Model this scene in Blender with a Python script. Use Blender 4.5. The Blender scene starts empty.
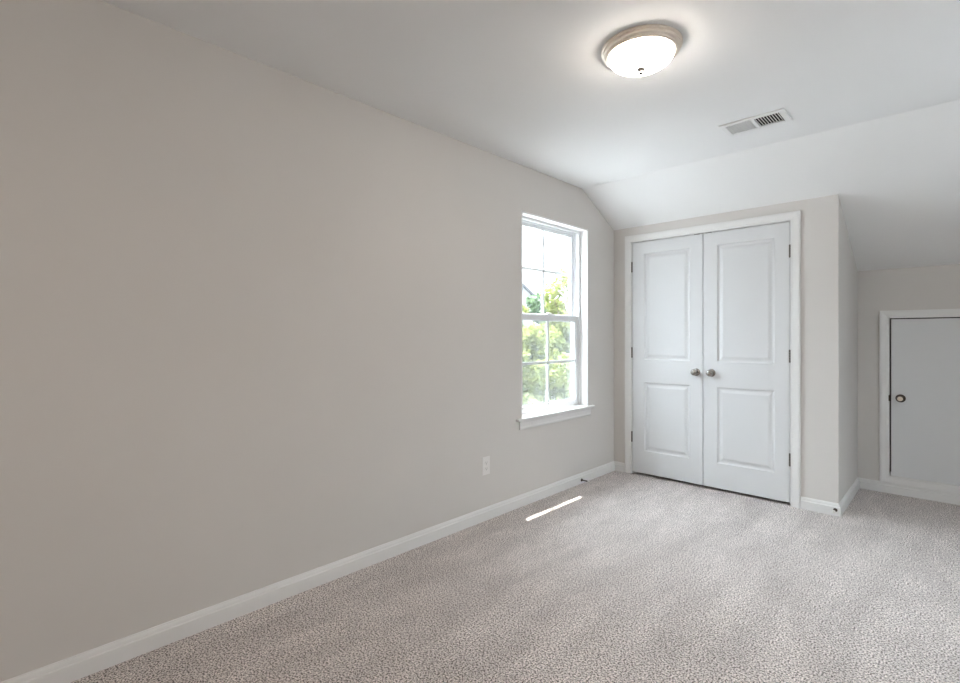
import bpy, bmesh, math, random
from mathutils import Vector, Matrix, noise
random.seed(11)
SC = bpy.context.scene
COL = SC.collection

# ------------------------------------------------------------------ camera
cam = bpy.data.cameras.new('camera')
cam.sensor_fit = 'HORIZONTAL'; cam.sensor_width = 36.0
cam.lens = 500.5 / 960 * 36.0
cam.shift_y = -0.0054
cam.clip_start = 0.05; cam.clip_end = 400
co = bpy.data.objects.new('camera', cam); COL.objects.link(co)
co.location = (2.2741, -4.1349, 1.2177)
co.rotation_euler = (math.pi / 2, 0, 0.7644)
SC.camera = co

# ------------------------------------------------------------------ world, sun, exposure
W = bpy.data.worlds.new('sky'); SC.world = W; W.use_nodes = True
bg = W.node_tree.nodes['Background']
bg.inputs['Color'].default_value = (0.80, 0.905, 1.0, 1)
def sky_gradient(horizon, zenith):
    """Bright hazy sky, brighter overhead than at the horizon."""
    nt = W.node_tree; N = nt.nodes; L = nt.links
    tc = N.new('ShaderNodeTexCoord'); sx = N.new('ShaderNodeSeparateXYZ'); mr = N.new('ShaderNodeMapRange')
    L.new(tc.outputs['Generated'], sx.inputs[0]); L.new(sx.outputs['Z'], mr.inputs[0])
    mr.inputs[1].default_value = 0.0; mr.inputs[2].default_value = 0.9
    mr.inputs[3].default_value = horizon; mr.inputs[4].default_value = zenith
    L.new(mr.outputs[0], bg.inputs['Strength'])
sky_gradient(2.2, 14.5)

sun = bpy.data.lights.new('sun', 'SUN'); sun.energy = 17.0; sun.angle = math.radians(0.53)
sun.color = (1.0, 0.97, 0.93)
so = bpy.data.objects.new('sun', sun); COL.objects.link(so)
so.rotation_euler = Vector((0.181, -0.185, -1.0)).to_track_quat('-Z', 'Y').to_euler()
so.location = (-3, 3, 12)

SC.view_settings.view_transform = 'Standard'
SC.view_settings.look = 'None'
SC.view_settings.exposure = 1.15
SC.view_settings.gamma = 1.0
SC.view_settings.use_curve_mapping = False
BOWL_GLOW, FILL_GLOW = 20.0, 46.0

# ------------------------------------------------------------------ materials
def mat(name, col, rough=0.5, metal=0.0, spec=0.5, bump=None, var=None, sheen=0.0):
    m = bpy.data.materials.new(name); m.use_nodes = True
    nt = m.node_tree; N = nt.nodes; L = nt.links; b = N['Principled BSDF']
    b.inputs['Base Color'].default_value = (*col, 1); b.inputs['Roughness'].default_value = rough
    b.inputs['Metallic'].default_value = metal; b.inputs['Specular IOR Level'].default_value = spec
    b.inputs['Sheen Weight'].default_value = sheen
    tc = N.new('ShaderNodeTexCoord')
    if bump:
        n = N.new('ShaderNodeTexNoise'); n.inputs['Scale'].default_value = bump[0]; n.inputs['Detail'].default_value = 3
        bp = N.new('ShaderNodeBump'); bp.inputs['Strength'].default_value = bump[1]; bp.inputs['Distance'].default_value = bump[2]
        L.new(tc.outputs['Object'], n.inputs['Vector']); L.new(n.outputs['Fac'], bp.inputs['Height'])
        L.new(bp.outputs['Normal'], b.inputs['Normal'])
    if var:
        n = N.new('ShaderNodeTexNoise'); n.inputs['Scale'].default_value = var[0]; n.inputs['Detail'].default_value = 4
        r = N.new('ShaderNodeValToRGB')
        r.color_ramp.elements[0].position = 0.35; r.color_ramp.elements[1].position = 0.65
        r.color_ramp.elements[0].color = tuple(c * (1 - var[1]) for c in col) + (1,)
        r.color_ramp.elements[1].color = tuple(min(1, c * (1 + var[1])) for c in col) + (1,)
        L.new(tc.outputs['Object'], n.inputs['Vector']); L.new(n.outputs['Fac'], r.inputs['Fac'])
        L.new(r.outputs['Color'], b.inputs['Base Color'])
    return m

M = {}
M['wall'] = mat('greige_wall_paint', (0.66, 0.63, 0.60), 0.85, spec=0.25, bump=(260, 0.08, 0.002), var=(2.0, 0.008))
M['ceiling'] = mat('white_ceiling_paint', (0.85, 0.85, 0.845), 0.9, spec=0.2, bump=(200, 0.08, 0.002), var=(2.0, 0.006))
M['trim'] = mat('white_trim_paint', (0.775, 0.765, 0.752), 0.38, spec=0.45, bump=(90, 0.02, 0.001))
M['door'] = mat('white_door_paint', (0.70, 0.705, 0.71), 0.42, spec=0.45, bump=(140, 0.03, 0.001))
M['vinyl'] = mat('white_vinyl', (0.74, 0.745, 0.75), 0.35, spec=0.5, bump=(60, 0.01, 0.001))
M['nickel'] = mat('satin_nickel', (0.31, 0.29, 0.27), 0.27, metal=1.0, bump=(300, 0.03, 0.0005))
M['nickel_warm'] = mat('brushed_nickel', (0.85, 0.77, 0.68), 0.42, metal=1.0, bump=(300, 0.03, 0.0005))
M['hinge'] = mat('dark_nickel', (0.17, 0.155, 0.14), 0.38, metal=1.0, bump=(300, 0.03, 0.0005))
M['bronze'] = mat('aged_bronze', (0.075, 0.058, 0.045), 0.42, metal=0.8, bump=(200, 0.04, 0.0005))
M['plastic'] = mat('white_plastic', (0.80, 0.775, 0.755), 0.35, bump=(150, 0.01, 0.0005))
M['rubber'] = mat('white_rubber', (0.80, 0.78, 0.74), 0.6, bump=(150, 0.02, 0.0005))
M['dark'] = mat('cavity_shade', (0.02, 0.02, 0.022), 0.9, bump=(100, 0.02, 0.001))  # near-black colour carries the shade inside gaps and holes
M['register'] = mat('white_register_enamel', (0.80, 0.80, 0.79), 0.4, bump=(100, 0.01, 0.0005))
M['bark'] = mat('tree_bark', (0.11, 0.085, 0.06), 0.9, bump=(30, 0.5, 0.02), var=(8, 0.3))
M['siding'] = mat('white_siding', (0.25, 0.255, 0.26), 0.7, bump=(15, 0.1, 0.01), var=(3, 0.02))
M['shingle'] = mat('grey_shingles', (0.06, 0.06, 0.065), 0.9, bump=(25, 0.4, 0.02), var=(10, 0.25))
M['bounce_yard'] = mat('pale_bounce_ground', (0.23, 0.232, 0.235), 0.95, bump=(20, 0.6, 0.05), var=(1.5, 0.12))  # made-up pale ground, bounces daylight up to the ceiling

def carpet_mat():
    m = bpy.data.materials.new('cut_pile_carpet'); m.use_nodes = True
    nt = m.node_tree; N = nt.nodes; L = nt.links; b = N['Principled BSDF']
    b.inputs['Roughness'].default_value = 1.0; b.inputs['Specular IOR Level'].default_value = 0.1
    b.inputs['Sheen Weight'].default_value = 0.15
    tc = N.new('ShaderNodeTexCoord'); P = tc.outputs['Object']
    def nz(scale, detail, rough=0.5, vec=P):
        n = N.new('ShaderNodeTexNoise'); n.inputs['Scale'].default_value = scale; n.inputs['Detail'].default_value = detail
        n.inputs['Roughness'].default_value = rough; L.new(vec, n.inputs['Vector']); return n.outputs['Fac']
    def mr(v, a, b_, c, d):
        n = N.new('ShaderNodeMapRange'); L.new(v, n.inputs[0])
        for i, x in enumerate((a, b_, c, d)): n.inputs[i + 1].default_value = x
        return n.outputs[0]
    def mth(op, x, y):
        n = N.new('ShaderNodeMath'); n.operation = op
        for i, v in enumerate((x, y)):
            if isinstance(v, (int, float)): n.inputs[i].default_value = v
            else: L.new(v, n.inputs[i])
        return n.outputs[0]
    tuft = nz(150, 3, 0.65)
    ramp = N.new('ShaderNodeValToRGB'); e = ramp.color_ramp.elements
    e[0].position = 0.41; e[0].color = (0.06, 0.046, 0.040, 1)
    e[1].position = 0.60; e[1].color = (0.90, 0.82, 0.785, 1)
    k = ramp.color_ramp.elements.new(0.48); k.color = (0.54, 0.483, 0.456, 1)
    L.new(tuft, ramp.inputs['Fac'])
    # brushed patches and vacuum strokes in the pile
    mp = N.new('ShaderNodeMapping'); mp.inputs['Rotation'].default_value = (0, 0, 0.5); mp.inputs['Scale'].default_value = (1.0, 0.35, 1)
    L.new(P, mp.inputs['Vector'])
    patch = mr(nz(6.5, 5, 0.6, mp.outputs[0]), 0.36, 0.66, 0.91, 1.10)
    mp2 = N.new('ShaderNodeMapping'); mp2.inputs['Rotation'].default_value = (0, 0, -0.7); mp2.inputs['Scale'].default_value = (3.2, 0.45, 1)
    L.new(P, mp2.inputs['Vector'])
    stroke = mr(nz(1.6, 2, 0.5, mp2.outputs[0]), 0.47, 0.53, 0.965, 1.035)
    scuff = mr(nz(16, 4, 0.6), 0.38, 0.68, 0.96, 1.06)
    f = mth('MULTIPLY', mth('MULTIPLY', patch, stroke), scuff)
    mx = N.new('ShaderNodeMix'); mx.data_type = 'RGBA'; mx.blend_type = 'MULTIPLY'; mx.inputs[0].default_value = 1.0
    cb = N.new('ShaderNodeCombineColor'); [L.new(f, cb.inputs[i]) for i in range(3)]
    L.new(ramp.outputs['Color'], mx.inputs[6]); L.new(cb.outputs[0], mx.inputs[7])
    L.new(mx.outputs[2], b.inputs['Base Color'])
    bp = N.new('ShaderNodeBump'); bp.inputs['Strength'].default_value = 0.8; bp.inputs['Distance'].default_value = 0.006
    L.new(tuft, bp.inputs['Height'])
    bp2 = N.new('ShaderNodeBump'); bp2.inputs['Strength'].default_value = 0.5; bp2.inputs['Distance'].default_value = 0.02
    L.new(nz(14, 3), bp2.inputs['Height']); L.new(bp.outputs['Normal'], bp2.inputs['Normal'])
    L.new(bp2.outputs['Normal'], b.inputs['Normal'])
    return m
M['carpet'] = carpet_mat()

def glass_mat():
    m = bpy.data.materials.new('window_glass'); m.use_nodes = True
    nt = m.node_tree; N = nt.nodes; L = nt.links; N.remove(N['Principled BSDF'])
    t = N.new('ShaderNodeBsdfTransparent'); t.inputs['Color'].default_value = (0.975, 0.985, 0.98, 1)
    g = N.new('ShaderNodeBsdfGlossy'); g.inputs['Roughness'].default_value = 0.02
    fr = N.new('ShaderNodeLayerWeight'); fr.inputs['Blend'].default_value = 0.12
    mx = N.new('ShaderNodeMixShader')
    L.new(fr.outputs['Facing'], mx.inputs[0]); L.new(t.outputs[0], mx.inputs[1]); L.new(g.outputs[0], mx.inputs[2])
    L.new(mx.outputs[0], N['Material Output'].inputs['Surface']); return m
M['glass'] = glass_mat()

def screen_mat():
    m = bpy.data.materials.new('insect_screen_mesh'); m.use_nodes = True
    nt = m.node_tree; N = nt.nodes; L = nt.links; b = N['Principled BSDF']
    b.inputs['Base Color'].default_value = (0.34, 0.36, 0.40, 1); b.inputs['Roughness'].default_value = 0.6
    t = N.new('ShaderNodeBsdfTransparent'); mx = N.new('ShaderNodeMixShader'); mx.inputs[0].default_value = 0.18
    L.new(t.outputs[0], mx.inputs[1]); L.new(b.outputs[0], mx.inputs[2])
    L.new(mx.outputs[0], N['Material Output'].inputs['Surface']); return m
M['screen'] = screen_mat()

def bowl_mat(name, glow):
    m = bpy.data.materials.new(name); m.use_nodes = True
    nt = m.node_tree; N = nt.nodes; L = nt.links; b = N['Principled BSDF']
    b.inputs['Base Color'].default_value = (0.86, 0.83, 0.79, 1); b.inputs['Roughness'].default_value = 0.28
    b.inputs['Emission Color'].default_value = (1.0, 0.905, 0.81, 1)
    tc = N.new('ShaderNodeTexCoord'); n = N.new('ShaderNodeTexNoise'); n.inputs['Scale'].default_value = 9; n.inputs['Detail'].default_value = 4
    r = N.new('ShaderNodeMapRange'); r.inputs[1].default_value = 0.3; r.inputs[2].default_value = 0.7
    r.inputs[3].default_value = glow * 0.88; r.inputs[4].default_value = glow * 1.1
    L.new(tc.outputs['Object'], n.inputs['Vector']); L.new(n.outputs['Fac'], r.inputs[0]); L.new(r.outputs[0], b.inputs['Emission Strength'])
    return m
M['bowl'] = bowl_mat('lit_frosted_glass', BOWL_GLOW)
M['bowl_fill'] = bowl_mat('fill_frosted_glass', FILL_GLOW)  # stronger glow for the added fill lamp

def leaf_mat(name, a, c):
    m = bpy.data.materials.new(name); m.use_nodes = True
    nt = m.node_tree; N = nt.nodes; L = nt.links; b = N['Principled BSDF']
    b.inputs['Roughness'].default_value = 0.6; b.inputs['Specular IOR Level'].default_value = 0.3
    tc = N.new('ShaderNodeTexCoord'); n = N.new('ShaderNodeTexNoise'); n.inputs['Scale'].default_value = 4.5; n.inputs['Detail'].default_value = 6
    n.inputs['Roughness'].default_value = 0.8
    r = N.new('ShaderNodeValToRGB'); r.color_ramp.elements[0].position = 0.38; r.color_ramp.elements[1].position = 0.62
    r.color_ramp.elements[0].color = (*a, 1); r.color_ramp.elements[1].color = (*c, 1)
    L.new(tc.outputs['Object'], n.inputs['Vector']); L.new(n.outputs['Fac'], r.inputs['Fac']); L.new(r.outputs[0], b.inputs['Base Color'])
    t = N.new('ShaderNodeBsdfTranslucent'); L.new(r.outputs[0], t.inputs['Color'])
    mx = N.new('ShaderNodeMixShader'); mx.inputs[0].default_value = 0.4
    L.new(b.outputs[0], mx.inputs[1]); L.new(t.outputs[0], mx.inputs[2]); L.new(mx.outputs[0], N['Material Output'].inputs['Surface'])
    return m
M['leaf_a'] = leaf_mat('spring_leaves', (0.06, 0.085, 0.02), (0.25, 0.265, 0.07))
M['leaf_b'] = leaf_mat('deep_leaves', (0.04, 0.07, 0.045), (0.10, 0.15, 0.07))

# ------------------------------------------------------------------ mesh helpers
def finish(name, bm, m, parent=None, bevel=0.0, smooth=False, recalc=True):
    if recalc: bmesh.ops.recalc_face_normals(bm, faces=bm.faces)
    me = bpy.data.meshes.new(name); bm.to_mesh(me); bm.free()
    me.materials.append(m)
    o = bpy.data.objects.new(name, me); COL.objects.link(o)
    if smooth:
        for p in me.polygons: p.use_smooth = True
        md = o.modifiers.new('edges', 'EDGE_SPLIT'); md.split_angle = math.radians(38)
    if bevel:
        b = o.modifiers.new('bevel', 'BEVEL'); b.width = bevel; b.segments = 2; b.limit_method = 'ANGLE'
    if parent: o.parent = parent; o.matrix_parent_inverse = Matrix.Translation(-parent.location) if parent.type == 'EMPTY' else parent.matrix_parent_inverse
    return o

def place(o, base):
    """Move the mesh so that its origin sits at base."""
    o.data.transform(Matrix.Translation(-Vector(base))); o.location = base
    return o

def box(bm, x0, x1, y0, y1, z0, z1):
    v = [bm.verts.new((x, y, z)) for x in (x0, x1) for y in (y0, y1) for z in (z0, z1)]
    for f in ((0, 1, 3, 2), (4, 6, 7, 5), (0, 4, 5, 1), (2, 3, 7, 6), (0, 2, 6, 4), (1, 5, 7, 3)):
        bm.faces.new([v[i] for i in f])

def prism(bm, pts, axis, a, b):
    """Polygon pts (2D) extruded between a and b along axis (0 x, 1 y, 2 z)."""
    def P(p, t):
        q = list(p); q.insert(axis, t); return q
    A = [bm.verts.new(P(p, a)) for p in pts]; B = [bm.verts.new(P(p, b)) for p in pts]
    bm.faces.new(A); bm.faces.new(B[::-1])
    n = len(pts)
    for i in range(n): bm.faces.new((A[i], A[(i + 1) % n], B[(i + 1) % n], B[i]))

def strips(bm, rows, close_rows=False, close_ring=False):
    """rows: list of point lists; quads between neighbours."""
    V = [[bm.verts.new(p) for p in r] for r in rows]
    nr = len(V)
    for i in range(nr if close_rows else nr - 1):
        a, b = V[i], V[(i + 1) % nr]; n = len(a)
        for j in range(n if close_ring else n - 1):
            bm.faces.new((a[j], a[(j + 1) % n], b[(j + 1) % n], b[j]))
    return V

def lathe(bm, prof, origin, axis, seg=40):
    """prof: (radius, distance along axis)."""
    q = Vector((0, 0, 1)).rotation_difference(Vector(axis)).to_matrix()
    rows = []
    for r, h in prof:
        rows.append([Vector(origin) + q @ Vector((max(r, 1e-5) * math.cos(2 * math.pi * k / seg), max(r, 1e-5) * math.sin(2 * math.pi * k / seg), h)) for k in range(seg)])
    V = strips(bm, rows, close_ring=True)
    for ring, rr in ((V[0], prof[0][0]), (V[-1], prof[-1][0])):
        if rr > 1e-4: bm.faces.new(ring)
    bmesh.ops.remove_doubles(bm, verts=bm.verts, dist=2e-5)

def tag(o, label=None, cat=None, group=None, kind=None):
    if label: o['label'] = label
    if cat: o['category'] = cat
    if group: o['group'] = group
    if kind: o['kind'] = kind
    return o

def thing(name, loc, label, cat, group=None, kind=None):
    o = bpy.data.objects.new(name, None); COL.objects.link(o); o.location = loc; o.empty_display_size = 0.1
    return tag(o, label, cat, group, kind)

def struct(o, label=None, cat=None): return tag(o, label, cat, None, 'structure')

# ------------------------------------------------------------------ room shell
CLX, KY = 1.679, 0.877            # outer corner of the closet, plane of the knee wall
HC, BR, SL = 2.449, -0.532, 0.5023
RX, BY = 3.60, -5.70
def hz(y): return HC if y < BR else HC - SL * (y - BR)
TOP = 2.60

bm = bmesh.new(); box(bm, -0.168, RX + 0.15, BY - 0.15, KY + 0.15, -0.20, 0.0)
struct(finish('floor', bm, M['carpet']), 'beige speckled cut-pile carpet covering the whole room', 'carpet')

bm = bmesh.new()
prism(bm, [(BY - 0.15, HC), (BR, HC), (KY + 0.15, hz(KY + 0.15)), (KY + 0.15, hz(KY + 0.15) + 0.15), (BR, HC + 0.16), (BY - 0.15, HC + 0.16)], 0, -0.168, RX + 0.15)
struct(finish('ceiling', bm, M['ceiling']), 'white ceiling, flat then sloping down towards the closet', 'ceiling')

# left wall with the window opening
WY0, WY1, WZ0, WZ1 = -1.335, -0.441, 0.605, 2.122
bm = bmesh.new()
prism(bm, [(BY - 0.15, 0), (WY0, 0), (WY0, HC), (BY - 0.15, HC)], 0, -0.168, 0)
prism(bm, [(WY0, 0), (WY1, 0), (WY1, WZ0), (WY0, WZ0)], 0, -0.168, 0)
prism(bm, [(WY0, WZ1), (WY1, WZ1), (WY1, hz(WY1)), (BR, HC), (WY0, HC)], 0, -0.168, 0)
prism(bm, [(WY1, 0), (KY + 0.15, 0), (KY + 0.15, hz(KY + 0.15)), (WY1, hz(WY1))], 0, -0.168, 0)
struct(finish('wall_left', bm, M['wall']), 'long greige wall holding the window', 'wall')

# closet front wall with door opening, and the closet's end wall
OX0, OX1, OZ = 0.172, 1.400, 2.050
bm = bmesh.new()
box(bm, 0, OX0, 0, 0.115, 0, hz(0.115)); box(bm, OX1, CLX, 0, 0.115, 0, hz(0.115))
box(bm, OX0, OX1, 0, 0.115, OZ, hz(0.115))
for a, b_ in ((0, CLX),): prism(bm, [(0, hz(0.115)), (0.115, hz(0.115)), (0, hz(0))], 0, a, b_)
struct(finish('wall_closet', bm, M['wall']), 'greige closet front wall around the white double doors', 'wall')
bm = bmesh.new(); prism(bm, [(0.115, 0), (KY, 0), (KY, hz(KY)), (0.115, hz(0.115))], 0, CLX - 0.115, CLX)
struct(finish('wall_closet_side', bm, M['wall']), 'short side wall of the closet facing the access door nook', 'wall')

# knee wall with access opening
AX0, AX1, AZ0, AZ1 = 1.872, 2.610, 0.135, 1.362
bm = bmesh.new()
box(bm, 0, AX0, KY, KY + 0.15, 0, hz(KY + 0.15)); box(bm, AX1, RX + 0.15, KY, KY + 0.15, 0, hz(KY + 0.15))
box(bm, AX0, AX1, KY, KY + 0.15, 0, AZ0); box(bm, AX0, AX1, KY, KY + 0.15, AZ1, hz(KY + 0.15))
prism(bm, [(KY, hz(KY + 0.15)), (KY + 0.15, hz(KY + 0.15)), (KY, hz(KY))], 0, 0, RX + 0.15)
struct(finish('wall_knee', bm, M['wall']), 'low greige knee wall under the sloping ceiling', 'wall')
bm = bmesh.new(); box(bm, AX0 - 0.02, AX1 + 0.02, KY + 0.15, KY + 0.17, AZ0 - 0.02, AZ1 + 0.02)
struct(finish('wall_attic_shade', bm, M['dark']))  # dark sheet behind the access door, paints its gap as shade

RW0, RW1, RZ0, RZ1 = -1.75, -0.85, 1.02, 2.12  # opening for the added fill-light window
bm = bmesh.new()
prism(bm, [(BY, 0), (RW0, 0), (RW0, HC), (BY, HC)], 0, RX, RX + 0.15)
prism(bm, [(RW1, 0), (KY, 0), (KY, hz(KY)), (BR, HC), (RW1, HC)], 0, RX, RX + 0.15)
box(bm, RX, RX + 0.15, RW0, RW1, 0, RZ0); box(bm, RX, RX + 0.15, RW0, RW1, RZ1, HC)
struct(finish('wall_right', bm, M['wall']))
bm = bmesh.new(); box(bm, 0, RX, BY - 0.15, BY, 0, HC)
struct(finish('wall_back', bm, M['wall']))

# ------------------------------------------------------------------ baseboards
BB = [(0.000, 0.0), (0.0160, 0.0), (0.0160, 0.056), (0.0150, 0.0595), (0.0105, 0.0610), (0.0098, 0.0650), (0.0085, 0.0720), (0.0055, 0.0780), (0.0045, 0.0820), (0.000, 0.0825)]
def baseboard(name, a, b, nrm, ka=0, kb=0):
    """Run from a to b (2D) on the wall whose room side is nrm; ka, kb mitre the ends (+1 longer, -1 shorter with thickness)."""
    a, b, n = Vector(a), Vector(b), Vector(nrm); d = (b - a).normalized()
    bm = bmesh.new()
    rows = []
    for P, k in ((a, -ka), (b, kb)):
        rows.append([(*(P + n * t + d * (k * t)), z) for t, z in BB])
    V = strips(bm, rows, close_ring=True)
    bm.faces.new(V[0]); bm.faces.new(V[1][::-1])
    return struct(finish(name, bm, M['trim']))
CX0, CX1 = 0.174, 1.398
baseboard('baseboard_left', (0, BY), (0, 0), (1, 0), kb=-1)
baseboard('baseboard_closet_left', (0, 0), (0.112, 0), (0, -1), ka=-1)
baseboard('baseboard_closet_right', (1.460, 0), (CLX, 0), (0, -1), kb=1)
baseboard('baseboard_closet_side', (CLX, 0), (CLX, KY), (1, 0), ka=1, kb=-1)
baseboard('baseboard_knee', (CLX, KY), (RX, KY), (0, -1), ka=-1, kb=-1)
baseboard('baseboard_right', (RX, KY), (RX, BY), (-1, 0), ka=-1, kb=-1)
baseboard('baseboard_back', (RX, BY), (0, BY), (0, 1), ka=-1, kb=-1)

# ------------------------------------------------------------------ door casings (mitred profile)
CAS = [(0.000, 0.0), (0.000, 0.009), (0.004, 0.0115), (0.012, 0.0115), (0.016, 0.010), (0.030, 0.0135), (0.044, 0.0165), (0.056, 0.0165), (0.060, 0.0145), (0.060, 0.0)]
def casing(name, x0, x1, z0, z1, y, closed, label, cat):
    bm = bmesh.new()
    rows = []
    for d, h in CAS:
        yy = y - h
        if closed: rows.append([(x0 - d, yy, z0 - d), (x0 - d, yy, z1 + d), (x1 + d, yy, z1 + d), (x1 + d, yy, z0 - d)])
        else: rows.append([(x0 - d, yy, 0), (x0 - d, yy, z1 + d), (x1 + d, yy, z1 + d), (x1 + d, yy, 0)])
    V = strips(bm, rows, close_rows=True, close_ring=closed)
    if not closed:
        bm.faces.new([r[0] for r in V]); bm.faces.new([r[-1] for r in V][::-1])
    return struct(finish(name, bm, M['trim']), label, cat)
c1 = casing('trim_1', CX0, CX1, 0, 2.048, 0.0, False, 'white moulded casing around the closet double doors', 'door casing')
casing('trim_2', 1.879, 2.603, 0.1345, 1.3575, KY, True, 'white picture-frame casing around the low access door', 'door casing')
# jambs with stops behind the closet doors
bm = bmesh.new()
box(bm, OX0 - 0.0, 0.1765, 0.0, 0.115, 0, OZ); box(bm, 1.3955, OX1, 0.0, 0.115, 0, OZ); box(bm, 0.1765, 1.3955, 0.0, 0.115, 2.0465, OZ)
box(bm, 0.1765, 0.188, 0.042, 0.08, 0, 2.0465); box(bm, 1.384, 1.3955, 0.042, 0.08, 0, 2.0465); box(bm, 0.188, 1.384, 0.042, 0.08, 2.035, 2.0465)
struct(finish('trim_3', bm, M['trim']))

# ------------------------------------------------------------------ closet doors
def panel_door_mesh(x0, x1, z0, z1, yf, th, panels):
    bm = bmesh.new()
    xs = [x0, panels[0][0], panels[0][1], x1]
    zs = [z0, panels[0][2], panels[0][3], panels[1][2], panels[1][3], z1]
    G = [[bm.verts.new((x, yf, z)) for x in xs] for z in zs]
    prof = [(0.004, 0.001), (0.010, 0.0085), (0.020, 0.0095), (0.026, 0.0085), (0.044, 0.0022), (0.050, 0.0018)]
    for i in range(5):
        for j in range(3):
            ring = [G[i][j], G[i][j + 1], G[i + 1][j + 1], G[i + 1][j]]
            if j == 1 and i in (1, 3):
                px0, px1, pz0, pz1 = xs[1], xs[2], zs[i], zs[i + 1]
                for d, h in prof:
                    nr = [bm.verts.new(p) for p in ((px0 + d, yf + h, pz0 + d), (px1 - d, yf + h, pz0 + d), (px1 - d, yf + h, pz1 - d), (px0 + d, yf + h, pz1 - d))]
                    for k in range(4): bm.faces.new((ring[k], ring[(k + 1) % 4], nr[(k + 1) % 4], nr[k]))
                    ring = nr
            bm.faces.new(ring)
    # edges and back
    outer = [G[0][j] for j in range(4)] + [G[i][3] for i in range(1, 6)] + [G[5][j] for j in (2, 1, 0)] + [G[i][0] for i in (4, 3, 2, 1)]
    back = [bm.verts.new((v.co.x, yf + th, v.co.z)) for v in outer]
    n = len(outer)
    for k in range(n): bm.faces.new((outer[k], outer[(k + 1) % n], back[(k + 1) % n], back[k]))
    bm.faces.new(back)
    return bm

def knob_meshes(x, y, z, parent, m, big=1.0):
    s = big
    bm = bmesh.new(); lathe(bm, [(0.0, 0.0), (0.031 * s, 0.0), (0.031 * s, 0.003), (0.027 * s, 0.006), (0.015 * s, 0.009), (0.0, 0.009)], (x, y, z), (0, -1, 0), 36)
    r = finish('knob_rose', bm, m, None, smooth=True)
    bm = bmesh.new(); lathe(bm, [(0.0, 0.006), (0.011 * s, 0.006), (0.010 * s, 0.020), (0.013 * s, 0.024), (0.022 * s, 0.030), (0.0262 * s, 0.038), (0.0265 * s, 0.044), (0.024 * s, 0.052), (0.017 * s, 0.0575), (0.008 * s, 0.0592), (0.0, 0.0595)], (x, y, z), (0, -1, 0), 36)
    k = finish('door_knob', bm, m, None, smooth=True)
    r.parent = k
    k.parent = parent
    return k

def hinge(x, z, parent, side):
    bm = bmesh.new()
    # leaf sliver in the gap and a five-knuckle barrel
    box(bm, x - 0.0015, x + 0.0015, -0.002, 0.012, z - 0.0445, z + 0.0445)
    for i in range(5):
        a = z - 0.0445 + i * 0.0178
        lathe(bm, [(0.0, a + 0.0004), (0.0062, a + 0.0004), (0.0062, a + 0.0174), (0.0, a + 0.0174)], (x, -0.0075, 0), (0, 0, 1), 16)
    lathe(bm, [(0.0, z - 0.0475), (0.005, z - 0.0465), (0.005, z - 0.0445), (0.0, z - 0.0445)], (x, -0.0075, 0), (0, 0, 1), 16)
    lathe(bm, [(0.0, z + 0.0445), (0.005, z + 0.0445), (0.005, z + 0.0465), (0.0, z + 0.0475)], (x, -0.0075, 0), (0, 0, 1), 16)
    h = finish('hinge', bm, M['hinge'], None, smooth=True); h.parent = parent
    return h

MID = 0.7865
DZ0, DZ1 = 0.023, 2.0410
def closet_door(name, x0, x1, panels, knob_x, hinge_x, label, side):
    d = finish(name, panel_door_mesh(x0, x1, DZ0, DZ1, 0.001, 0.035, panels), M['door'], bevel=0.0012)
    struct(d, label, 'door')
    k = knob_meshes(knob_x, 0.001, 0.928, d, M['nickel'])
    for z in (1.829, 1.075, 0.332): hinge(hinge_x, z, d, side)
    # ball catch in the top edge
    bm = bmesh.new(); cx = x1 - 0.045 if side < 0 else x0 + 0.040
    box(bm, cx - 0.022, cx + 0.022, -0.004, 0.030, DZ1 - 0.0005, DZ1 + 0.0032)
    c = finish('ball_catch', bm, M['hinge'], bevel=0.0006); c.parent = d
    return d
zp = [(0.217, 0.820), (1.013, 1.941)]
closet_door('door_1', 0.180, MID - 0.0025, [(0.288, 0.682, *zp[0]), (0.288, 0.682, *zp[1])], MID - 0.0545, 0.1785, 'left leaf of the white two-panel closet double doors', -1)
closet_door('door_2', MID + 0.0025, 1.392, [(0.892, 1.297, *zp[0]), (0.892, 1.297, *zp[1])], MID + 0.0655, 1.3938, 'right leaf of the white two-panel closet double doors', 1)

# ------------------------------------------------------------------ access door
bm = bmesh.new(); box(bm, 1.8885, 2.594, KY + 0.002, KY + 0.037, 0.1365, 1.3500)
ad = struct(finish('door_3', bm, M['door'], bevel=0.0015), 'low plain white access door in the knee wall', 'door')
# jamb lining
bm = bmesh.new()
box(bm, 2.602, AX1, KY, KY + 0.15, AZ0, AZ1)
box(bm, AX0, 2.602, KY, KY + 0.15, AZ0, 0.1362)
struct(finish('trim_4', bm, M['trim']))
def access_knob(x, z):
    y = KY + 0.002
    bm = bmesh.new(); lathe(bm, [(0.0, 0), (0.030, 0), (0.031, 0.003), (0.027, 0.007), (0.014, 0.010), (0.0, 0.010)], (x, y, z), (0, -1, 0), 36)
    r = finish('knob_rose', bm, M['bronze'], smooth=True)
    bm = bmesh.new(); lathe(bm, [(0.0, 0.006), (0.011, 0.006), (0.0105, 0.020), (0.020, 0.027), (0.0245, 0.034), (0.0250, 0.041), (0.0215, 0.048), (0.0185, 0.0495), (0.0180, 0.0470), (0.0, 0.0465)], (x, y, z), (0, -1, 0), 36)
    k = finish('door_knob', bm, M['bronze'], smooth=True); tag(k, 'dark bronze door knob with a pale face')
    bm = bmesh.new(); lathe(bm, [(0.0, 0.0462), (0.0175, 0.0462), (0.0165, 0.0488), (0.006, 0.0496), (0.0055, 0.0480), (0.0, 0.0478)], (x, y, z), (0, -1, 0), 36)
    f = finish('knob_face', bm, M['nickel_warm'], smooth=True)
    r.parent = k; f.parent = k; k.parent = ad
access_knob(1.945, 0.741)
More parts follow.
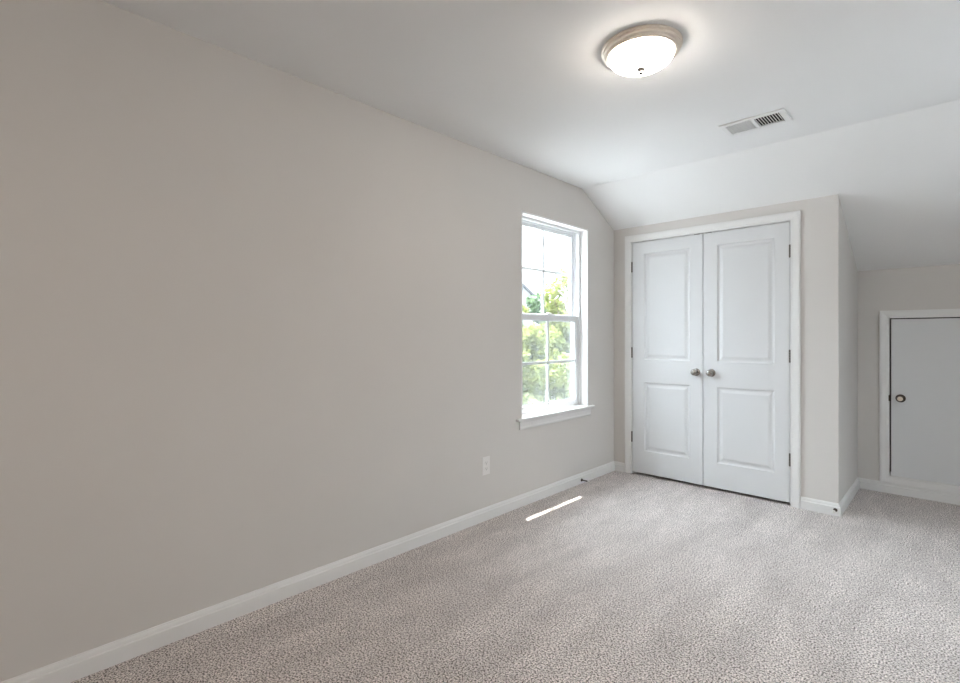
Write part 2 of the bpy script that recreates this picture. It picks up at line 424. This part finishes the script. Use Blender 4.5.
bm = bmesh.new(); box(bm, 1.8735, 1.8845, KY - 0.0130, KY + 0.02, 0.716, 0.762)
lp = finish('strike_plate', bm, M['bronze'], bevel=0.002); lp.parent = ad

# ------------------------------------------------------------------ window
win = thing('window_1', (-0.1, -0.888, 0.62), 'white double-hung window with grilles in the long wall', 'window', kind='structure')
def wpart(name, bm, m, parent=None, bevel=0.0, smooth=False):
    o = finish(name, bm, m, None, bevel=bevel, smooth=smooth)
    p = parent or win
    o.parent = p
    if p is win: o.matrix_parent_inverse = Matrix.Translation(-win.location)
    return o
# white jamb extension lining the opening
bm = bmesh.new(); t = 0.012
FI = -0.066                        # inner face of the vinyl frame
box(bm, FI, 0.002, WY0 - 0.001, WY0 + t, 0.632, WZ1); box(bm, FI, 0.002, WY1 - t, WY1 + 0.001, 0.632, WZ1)
box(bm, FI, 0.002, WY0 - 0.001, WY1 + 0.001, WZ1 - t, WZ1 + 0.001)
wpart('jamb_lining', bm, M['trim'], bevel=0.001)
# vinyl master frame with two sash tracks
def ring_frame(bm, x0, x1, y0, y1, z0, z1, wl, wb, wt):
    box(bm, x0, x1, y0, y0 + wl, z0, z1); box(bm, x0, x1, y1 - wl, y1, z0, z1)
    box(bm, x0, x1, y0 + wl, y1 - wl, z0, z0 + wb); box(bm, x0, x1, y0 + wl, y1 - wl, z1 - wt, z1)
bm = bmesh.new()
ring_frame(bm, -0.168, -0.158, WY0, WY1, 0.612, WZ1, 0.014, 0.032, 0.014)
ring_frame(bm, -0.158, -0.120, WY0, WY1, 0.612, WZ1, 0.024, 0.032, 0.022)
ring_frame(bm, -0.120, -0.112, WY0, WY1, 0.612, WZ1, 0.040, 0.032, 0.034)
ring_frame(bm, -0.112, -0.074, WY0, WY1, 0.612, WZ1, 0.024, 0.028, 0.022)
ring_frame(bm, -0.074, FI, WY0, WY1, 0.612, WZ1, 0.036, 0.026, 0.030)
wpart('window_frame', bm, M['vinyl'], bevel=0.0015)
YC = (WY0 + WY1) / 2
def sash(name, x0, x1, z0, z1, wl, wb, wt, mz):
    y0, y1 = WY0 + 0.026, WY1 - 0.026
    bm = bmesh.new(); ring_frame(bm, x0, x1, y0, y1, z0, z1, wl, wb, wt)
    # glazing bead
    ring_frame(bm, x0 + 0.008, x1 - 0.008, y0 + wl, y1 - wl, z0 + wb, z1 - wt, 0.008, 0.008, 0.008)
    s = wpart(name, bm, M['vinyl'], bevel=0.0015)
    xm = (x0 + x1) / 2
    bm = bmesh.new(); box(bm, xm - 0.010, xm + 0.010, y0 + wl, y1 - wl, z0 + wb, z1 - wt)
    wpart('glass', bm, M['glass'], s)
    bm = bmesh.new(); box(bm, xm - 0.004, xm + 0.004, YC - 0.012, YC + 0.012, z0 + wb + 0.004, z1 - wt - 0.004)
    box(bm, xm - 0.0038, xm + 0.0038, y0 + wl + 0.004, y1 - wl - 0.004, mz - 0.011, mz + 0.011)
    wpart('grille', bm, M['vinyl'], s)
    return s
up = sash('upper_sash', -0.156, -0.123, 1.352, 2.098, 0.034, 0.036, 0.026, 1.742)
lo = sash('lower_sash', -0.110, -0.076, 0.640, 1.388, 0.036, 0.040, 0.042, 1.010)
bm = bmesh.new(); box(bm, -0.108, -0.066, YC - 0.05, YC + 0.05, 1.388, 1.395); box(bm, -0.09, -0.070, YC - 0.02, YC + 0.02, 1.395, 1.405)
wpart('sash_lock', bm, M['vinyl'], lo, bevel=0.002)
bm = bmesh.new(); box(bm, -0.1625, -0.1610, WY0 + 0.014, WY1 - 0.014, 0.644, 1.360)
wpart('insect_screen', bm, M['screen'])
# stool (inner sill) with horns and rounded nose, apron below
bm = bmesh.new()
sy0, sy1 = -1.400, -0.376
prof = [(-0.066, 0.608), (0.0, 0.608)]
prism(bm, [(-0.068, WY0), (0.0005, WY0), (0.0005, sy0), (0.030, sy0), (0.030, sy1), (0.0005, sy1), (0.0005, WY1), (-0.068, WY1)], 2, 0.612, 0.632)
wpart('sill', bm, M['trim'], bevel=0.006)
bm = bmesh.new()
AP = [(0.0, 0.612), (0.014, 0.612), (0.014, 0.604), (0.0115, 0.598), (0.0105, 0.570), (0.012, 0.562), (0.012, 0.556), (0.009, 0.549), (0.0, 0.548)]
prism(bm, AP, 1, -1.362, -0.410)
wpart('apron', bm, M['trim'])

# unseen window added for fill light, in the wall beside the camera
w2 = thing('window_fill', (RX, (RW0 + RW1) / 2, RZ0), 'unseen white window added for fill light opposite the long wall', 'window', kind='structure')
def w2part(name, bm, m):
    o = finish(name, bm, m); o.parent = w2; o.matrix_parent_inverse = Matrix.Translation(-w2.location); return o
bm = bmesh.new()
ring_frame(bm, RX + 0.06, RX + 0.12, RW0, RW1, RZ0, RZ1, 0.045, 0.05, 0.045)
box(bm, RX + 0.065, RX + 0.115, (RW0 + RW1) / 2 - 0.03, (RW0 + RW1) / 2 + 0.03, RZ0 + 0.05, RZ1 - 0.045)
w2part('window_frame', bm, M['vinyl'])
bm = bmesh.new(); box(bm, RX + 0.085, RX + 0.095, RW0 + 0.045, RW1 - 0.045, RZ0 + 0.05, RZ1 - 0.045)
w2part('glass', bm, M['glass'])
bm = bmesh.new(); box(bm, RX - 0.03, RX + 0.06, RW0 - 0.06, RW1 + 0.06, RZ0 - 0.02, RZ0)
w2part('sill', bm, M['trim'])

# ------------------------------------------------------------------ ceiling light
def ceiling_light(LX, LY, label, glass):
    lt = thing('ceiling_light', (LX, LY, HC), label, 'lamp')
    def lpart(name, prof, m, parent=None, seg=64):
        bm = bmesh.new(); lathe(bm, prof, (LX, LY, HC), (0, 0, -1), seg)
        o = finish(name, bm, m, None, smooth=True)
        o.parent = parent or lt
        if not parent: o.matrix_parent_inverse = Matrix.Translation(-lt.location)
        return o
    lpart('canopy_ring', [(0.0, 0.0005), (0.163, 0.0005), (0.166, 0.003), (0.166, 0.007), (0.163, 0.010), (0.157, 0.011), (0.1565, 0.014), (0.159, 0.017), (0.158, 0.023), (0.151, 0.026), (0.148, 0.028), (0.148, 0.032), (0.144, 0.036), (0.137, 0.037), (0.131, 0.034), (0.131, 0.020), (0.0, 0.020)], M['nickel_warm'])
    bw = [(0.1305, 0.034)]
    for i in range(1, 15):
        a = i / 14 * math.pi / 2
        bw.append((0.133 * math.cos(a) if i < 14 else 0.0, 0.034 + 0.056 * math.sin(a) ** 0.9))
    lpart('glass_bowl', [(0.0, 0.030)] + bw, M[glass])
    lpart('finial', [(0.0, 0.0885), (0.017, 0.0890), (0.0185, 0.0920), (0.0160, 0.0965), (0.008, 0.0990), (0.006, 0.1015), (0.0095, 0.1045), (0.0100, 0.1085), (0.006, 0.1130), (0.0, 0.1140)], M['nickel'], seg=32)
ceiling_light(1.292, -2.118, 'round brushed nickel flush-mount lamp with lit frosted glass bowl on ceiling', 'bowl')
ceiling_light(2.05, -4.50, 'unseen flush-mount lamp added for fill light at the back end of the ceiling', 'bowl_fill')  # added out of view to brighten the left wall and nook

# ------------------------------------------------------------------ ceiling register
vx0, vx1, vy0, vy1 = 1.256, 1.590, -1.060, -0.862
vt = thing('ceiling_vent', ((vx0 + vx1) / 2, (vy0 + vy1) / 2, HC), 'white rectangular two-way air register on the ceiling', 'vent')
def vpart(name, bm, m, bevel=0.0):
    o = finish(name, bm, m, None, bevel=bevel); o.parent = vt; o.matrix_parent_inverse = Matrix.Translation(-vt.location); return o
ix0, ix1, iy0, iy1 = 1.282, 1.558, -1.028, -0.893; xm = 1.424
bm = bmesh.new()
def vplate(x0, x1, y0, y1): box(bm, x0, x1, y0, y1, HC - 0.009, HC - 0.0005)
vplate(vx0, ix0, vy0, vy1); vplate(ix1, vx1, vy0, vy1); vplate(ix0, ix1, vy0, iy0); vplate(ix0, ix1, iy1, vy1); vplate(xm - 0.008, xm + 0.008, iy0, iy1)
vpart('face_plate', bm, M['register'], 0.002)
bm = bmesh.new(); box(bm, ix0, ix1, iy0, iy1, HC - 0.0022, HC - 0.0006)
vpart('duct_shade', bm, M['dark'])  # dark sheet painted as the shade inside the duct
for bank, (a, b_, tilt) in enumerate(((ix0, xm - 0.008, -1), (xm + 0.008, ix1, 1))):
    n = 10 if tilt < 0 else 9; st = (b_ - a) / n
    for i in range(n):
        x = a + (i + 0.5) * st
        bm = bmesh.new()
        dx, hw_ = (-0.0036, 0.0012) if tilt < 0 else (0.0028, 0.0018)
        prism(bm, [(x - dx - hw_, HC - 0.0025), (x - dx + hw_, HC - 0.0025), (x + dx + hw_, HC - 0.0105), (x + dx - hw_, HC - 0.0105)], 1, iy0, iy1)
        vpart('louver', bm, M['register'])
for yy in (vx0 + 0.012, vx1 - 0.012):
    bm = bmesh.new(); lathe(bm, [(0.0, 0.0088), (0.004, 0.0088), (0.0035, 0.0102), (0.0, 0.0106)], (yy, (vy0 + vy1) / 2, HC), (0, 0, -1), 16)
    vpart('screw', bm, M['register'])

# ------------------------------------------------------------------ wall outlet
oy, oz = -1.709, 0.359
ou = thing('wall_outlet', (0, oy, oz), 'small white duplex outlet low on the long wall before the window', 'outlet')
def opart(name, bm, m, parent=None, bevel=0.0):
    o = finish(name, bm, m, None, bevel=bevel); o.parent = parent or ou
    if not parent: o.matrix_parent_inverse = Matrix.Translation(-ou.location)
    return o
bm = bmesh.new(); box(bm, 0.0005, 0.006, oy - 0.037, oy + 0.037, oz - 0.060, oz + 0.060)
opart('cover_plate', bm, M['plastic'], bevel=0.003)
for dz in (-0.0195, 0.0195):
    bm = bmesh.new()
    pts = [(oy + 0.0165 * math.cos(a), oz + dz + max(-0.0125, min(0.0125, 0.0165 * math.sin(a)))) for a in [2 * math.pi * k / 32 for k in range(32)]]
    prism(bm, pts, 0, 0.005, 0.0078)
    s = opart('socket', bm, M['plastic'])
    bm = bmesh.new()
    box(bm, 0.0074, 0.0080, oy - 0.0075, oy - 0.0055, oz + dz - 0.001, oz + dz + 0.008)
    box(bm, 0.0074, 0.0080, oy + 0.0055, oy + 0.0075, oz + dz - 0.001, oz + dz + 0.007)
    box(bm, 0.0074, 0.0080, oy - 0.0022, oy + 0.0022, oz + dz - 0.0095, oz + dz - 0.0050)
    opart('slots', bm, M['dark'], s)
bm = bmesh.new(); lathe(bm, [(0.0, 0.0058), (0.0035, 0.0058), (0.003, 0.0068), (0.0, 0.007)], (0, oy, oz), (1, 0, 0), 16)
opart('screw', bm, M['plastic'])

# ------------------------------------------------------------------ door stops on the baseboards
def door_stop(base, axis, length, label):
    st = thing('door_stop', base, label, 'door stop', 'door stops on the baseboards')
    L = length
    def sp(name, prof, m):
        bm = bmesh.new(); lathe(bm, prof, base, axis, 24)
        o = finish(name, bm, m, None, smooth=True); o.parent = st; o.matrix_parent_inverse = Matrix.Translation(-Vector(base))
    sp('base', [(0.0, 0.0), (0.0125, 0.0), (0.0125, 0.004), (0.009, 0.009), (0.0055, 0.012), (0.0, 0.012)], M['bronze'])
    rod = [(0.0, 0.010)]
    n = int((L - 0.024) / 0.004)
    for i in range(n):
        h = 0.011 + i * 0.004; rod += [(0.0042, h), (0.0056, h + 0.002)]
    rod += [(0.0042, 0.011 + n * 0.004), (0.0, 0.011 + n * 0.004)]
    sp('spring', rod, M['bronze'])
    sp('rubber_tip', [(0.0, L - 0.016), (0.0075, L - 0.016), (0.0085, L - 0.012), (0.0085, L - 0.004), (0.006, L - 0.0005), (0.0, L)], M['rubber'])
door_stop((0.0135, -0.566, 0.030), (1, 0, 0), 0.078, 'dark door stop with white tip on long wall baseboard below the window')
door_stop((1.664, -0.0135, 0.040), (0, -1, 0), 0.060, 'dark door stop with white tip at the closet wall outer corner')

# ------------------------------------------------------------------ outside: lawn, neighbour house, trees
GZ = -3.1
bm = bmesh.new(); box(bm, -90, 60, -60, 90, GZ - 0.2, GZ)
struct(finish('ground', bm, M['bounce_yard']), 'unseen yard outside the window, made pale to bounce light up', 'yard')

hx = thing('neighbour_house', (-14.9, 11.1, GZ), 'pale gabled house with dark roof behind the trees outside', 'house')
fw = Vector((-0.631, 0.776, 0)); rt = Vector((0.776, 0.631, 0))
P0 = Vector((2.2741, -4.1349, 0)) + fw * 24.0
ctr = P0 + rt * (-3.55)
hx.location = (ctr.x, ctr.y, GZ)
def H(l, d, z): return tuple(ctr + rt * l + fw * d + Vector((0, 0, z)))
def hpart(name, faces, m):
    bm = bmesh.new()
    for pts in faces: bm.faces.new([bm.verts.new(p) for p in pts])
    bmesh.ops.remove_doubles(bm, verts=bm.verts, dist=1e-4)
    o = finish(name, bm, m, None); o.parent = hx; o.matrix_parent_inverse = Matrix.Translation(-hx.location); return o
hw, ez, pk, dp = 4.0, 3.25, 7.0, 9.0
hpart('walls', [[H(-hw, 0, GZ), H(hw, 0, GZ), H(hw, 0, ez), H(0, 0, pk), H(-hw, 0, ez)], [H(-hw, dp, GZ), H(hw, dp, GZ), H(hw, dp, ez), H(0, dp, pk), H(-hw, dp, ez)],
     [H(-hw, 0, GZ), H(-hw, dp, GZ), H(-hw, dp, ez), H(-hw, 0, ez)], [H(hw, 0, GZ), H(hw, dp, GZ), H(hw, dp, ez), H(hw, 0, ez)]], M['siding'])
sl = (pk - ez) / hw
for sgn in (-1, 1):
    bm = bmesh.new()
    A = [H(0, -0.3, pk + 0.02), H(sgn * (hw + 0.3), -0.3, ez - 0.3 * sl + 0.02), H(sgn * (hw + 0.3), dp + 0.3, ez - 0.3 * sl + 0.02), H(0, dp + 0.3, pk + 0.02)]
    lo_ = [bm.verts.new(p) for p in A]; hi_ = [bm.verts.new((p[0], p[1], p[2] + 0.14)) for p in A]
    bm.faces.new(lo_); bm.faces.new(hi_[::-1])
    for k in range(4): bm.faces.new((lo_[k], lo_[(k + 1) % 4], hi_[(k + 1) % 4], hi_[k]))
    o = finish('roof', bm, M['shingle']); o.parent = hx; o.matrix_parent_inverse = Matrix.Translation(-hx.location)

def tree(x, y, top, rad, height, n, leaf, m, label, seed):
    """Crown of leaf quads gathered in clumps, over a branching trunk."""
    rnd = random.Random(seed)
    t = thing('tree', (x, y, GZ), label, 'tree', 'trees outside the window')
    cz = top - height / 2
    clumps = []
    while len(clumps) < 40:
        p = Vector((rnd.uniform(-1, 1), rnd.uniform(-1, 1), rnd.uniform(-1, 1)))
        if 0.25 < p.length < 0.92:
            clumps.append((Vector((x + p.x * rad * 0.85, y + p.y * rad * 0.85, cz + p.z * height * 0.46)), rad * rnd.uniform(0.22, 0.42)))
    vs, fs = [], []
    for i in range(n):
        c, r = clumps[rnd.randrange(len(clumps))]
        d = Vector((rnd.gauss(0, 1), rnd.gauss(0, 1), rnd.gauss(0, 1))).normalized() * r * rnd.random() ** 0.4
        c0 = c + Vector((d.x, d.y, d.z * 0.8))
        a = Vector((rnd.gauss(0, 1), rnd.gauss(0, 1), rnd.gauss(0, 0.7))).normalized()
        b = a.cross(Vector((rnd.gauss(0, 1), rnd.gauss(0, 1), rnd.gauss(0, 1)))).normalized()
        l = leaf * rnd.uniform(0.7, 1.3); w = l * 0.32
        k = len(vs)
        up_ = a.cross(b) * l * 0.08
        vs += [c0 - a * l / 2, c0 + b * w - up_, c0 + a * l / 2, c0 - b * w - up_]
        fs.append((k, k + 1, k + 2, k + 3))
    me = bpy.data.meshes.new('crown'); me.from_pydata([tuple(v) for v in vs], [], fs); me.update(); me.materials.append(m)
    o = bpy.data.objects.new('crown', me); COL.objects.link(o); o.parent = t; o.matrix_parent_inverse = Matrix.Translation(-t.location)
    bm = bmesh.new()
    def limb(p, q, r0, r1):
        p, q = Vector(p), Vector(q); ax = (q - p)
        lathe(bm, [(r0, 0), (r0 * 0.6 + r1 * 0.4, ax.length * 0.4), (r1, ax.length), (0.0, ax.length)], p, ax.normalized(), 10)
    fork = (x + 0.1, y, cz - height * 0.15)
    limb((x, y, GZ), fork, 0.05 + rad * 0.05, 0.03 + rad * 0.03)
    for c, r in clumps[:9]: limb(fork, c, 0.02 + rad * 0.015, 0.012)
    o = finish('trunk', bm, M['bark'], smooth=True); o.parent = t; o.matrix_parent_inverse = Matrix.Translation(-t.location)
    return t

T = [  # x, y, top, radius, crown height, leaves, leaf size, kind
    (-6.95, 9.80, 3.85, 1.20, 5.3, 9000, 0.15, 'a', 'taller yellow-green tree rising into the upper window panes'),
    (-7.95, 7.90, 3.20, 0.80, 5.0, 7000, 0.15, 'a', 'smaller yellow-green tree in front of the pale house gable'),
    (-4.55, 4.55, 1.95, 1.20, 4.1, 8000, 0.13, 'a', 'low bright green tree nearest the lower left panes'),
    (-4.20, 6.60, 0.95, 1.05, 3.2, 8000, 0.13, 'a', 'low bright green tree nearest the lower right panes'),
    (-9.20, 14.4, 3.0, 1.9, 5.4, 9000, 0.21, 'b', 'wide deep green tree standing behind the yellow-green trees'),
    (-9.15, 11.2, 3.05, 1.15, 5.4, 12000, 0.17, 'b', 'rounded deep green tree between the pale gable and the taller tree'),
    (-11.4, 12.0, 2.3, 1.3, 4.8, 8000, 0.19, 'b', 'deep green tree below the pale house gable'),
]
for i, (x, y, top, rad, h, n, lf, kd, lab) in enumerate(T):
    tree(x, y, top, rad, h, n, lf, M['leaf_a'] if kd == 'a' else M['leaf_b'], lab, 40 + i)
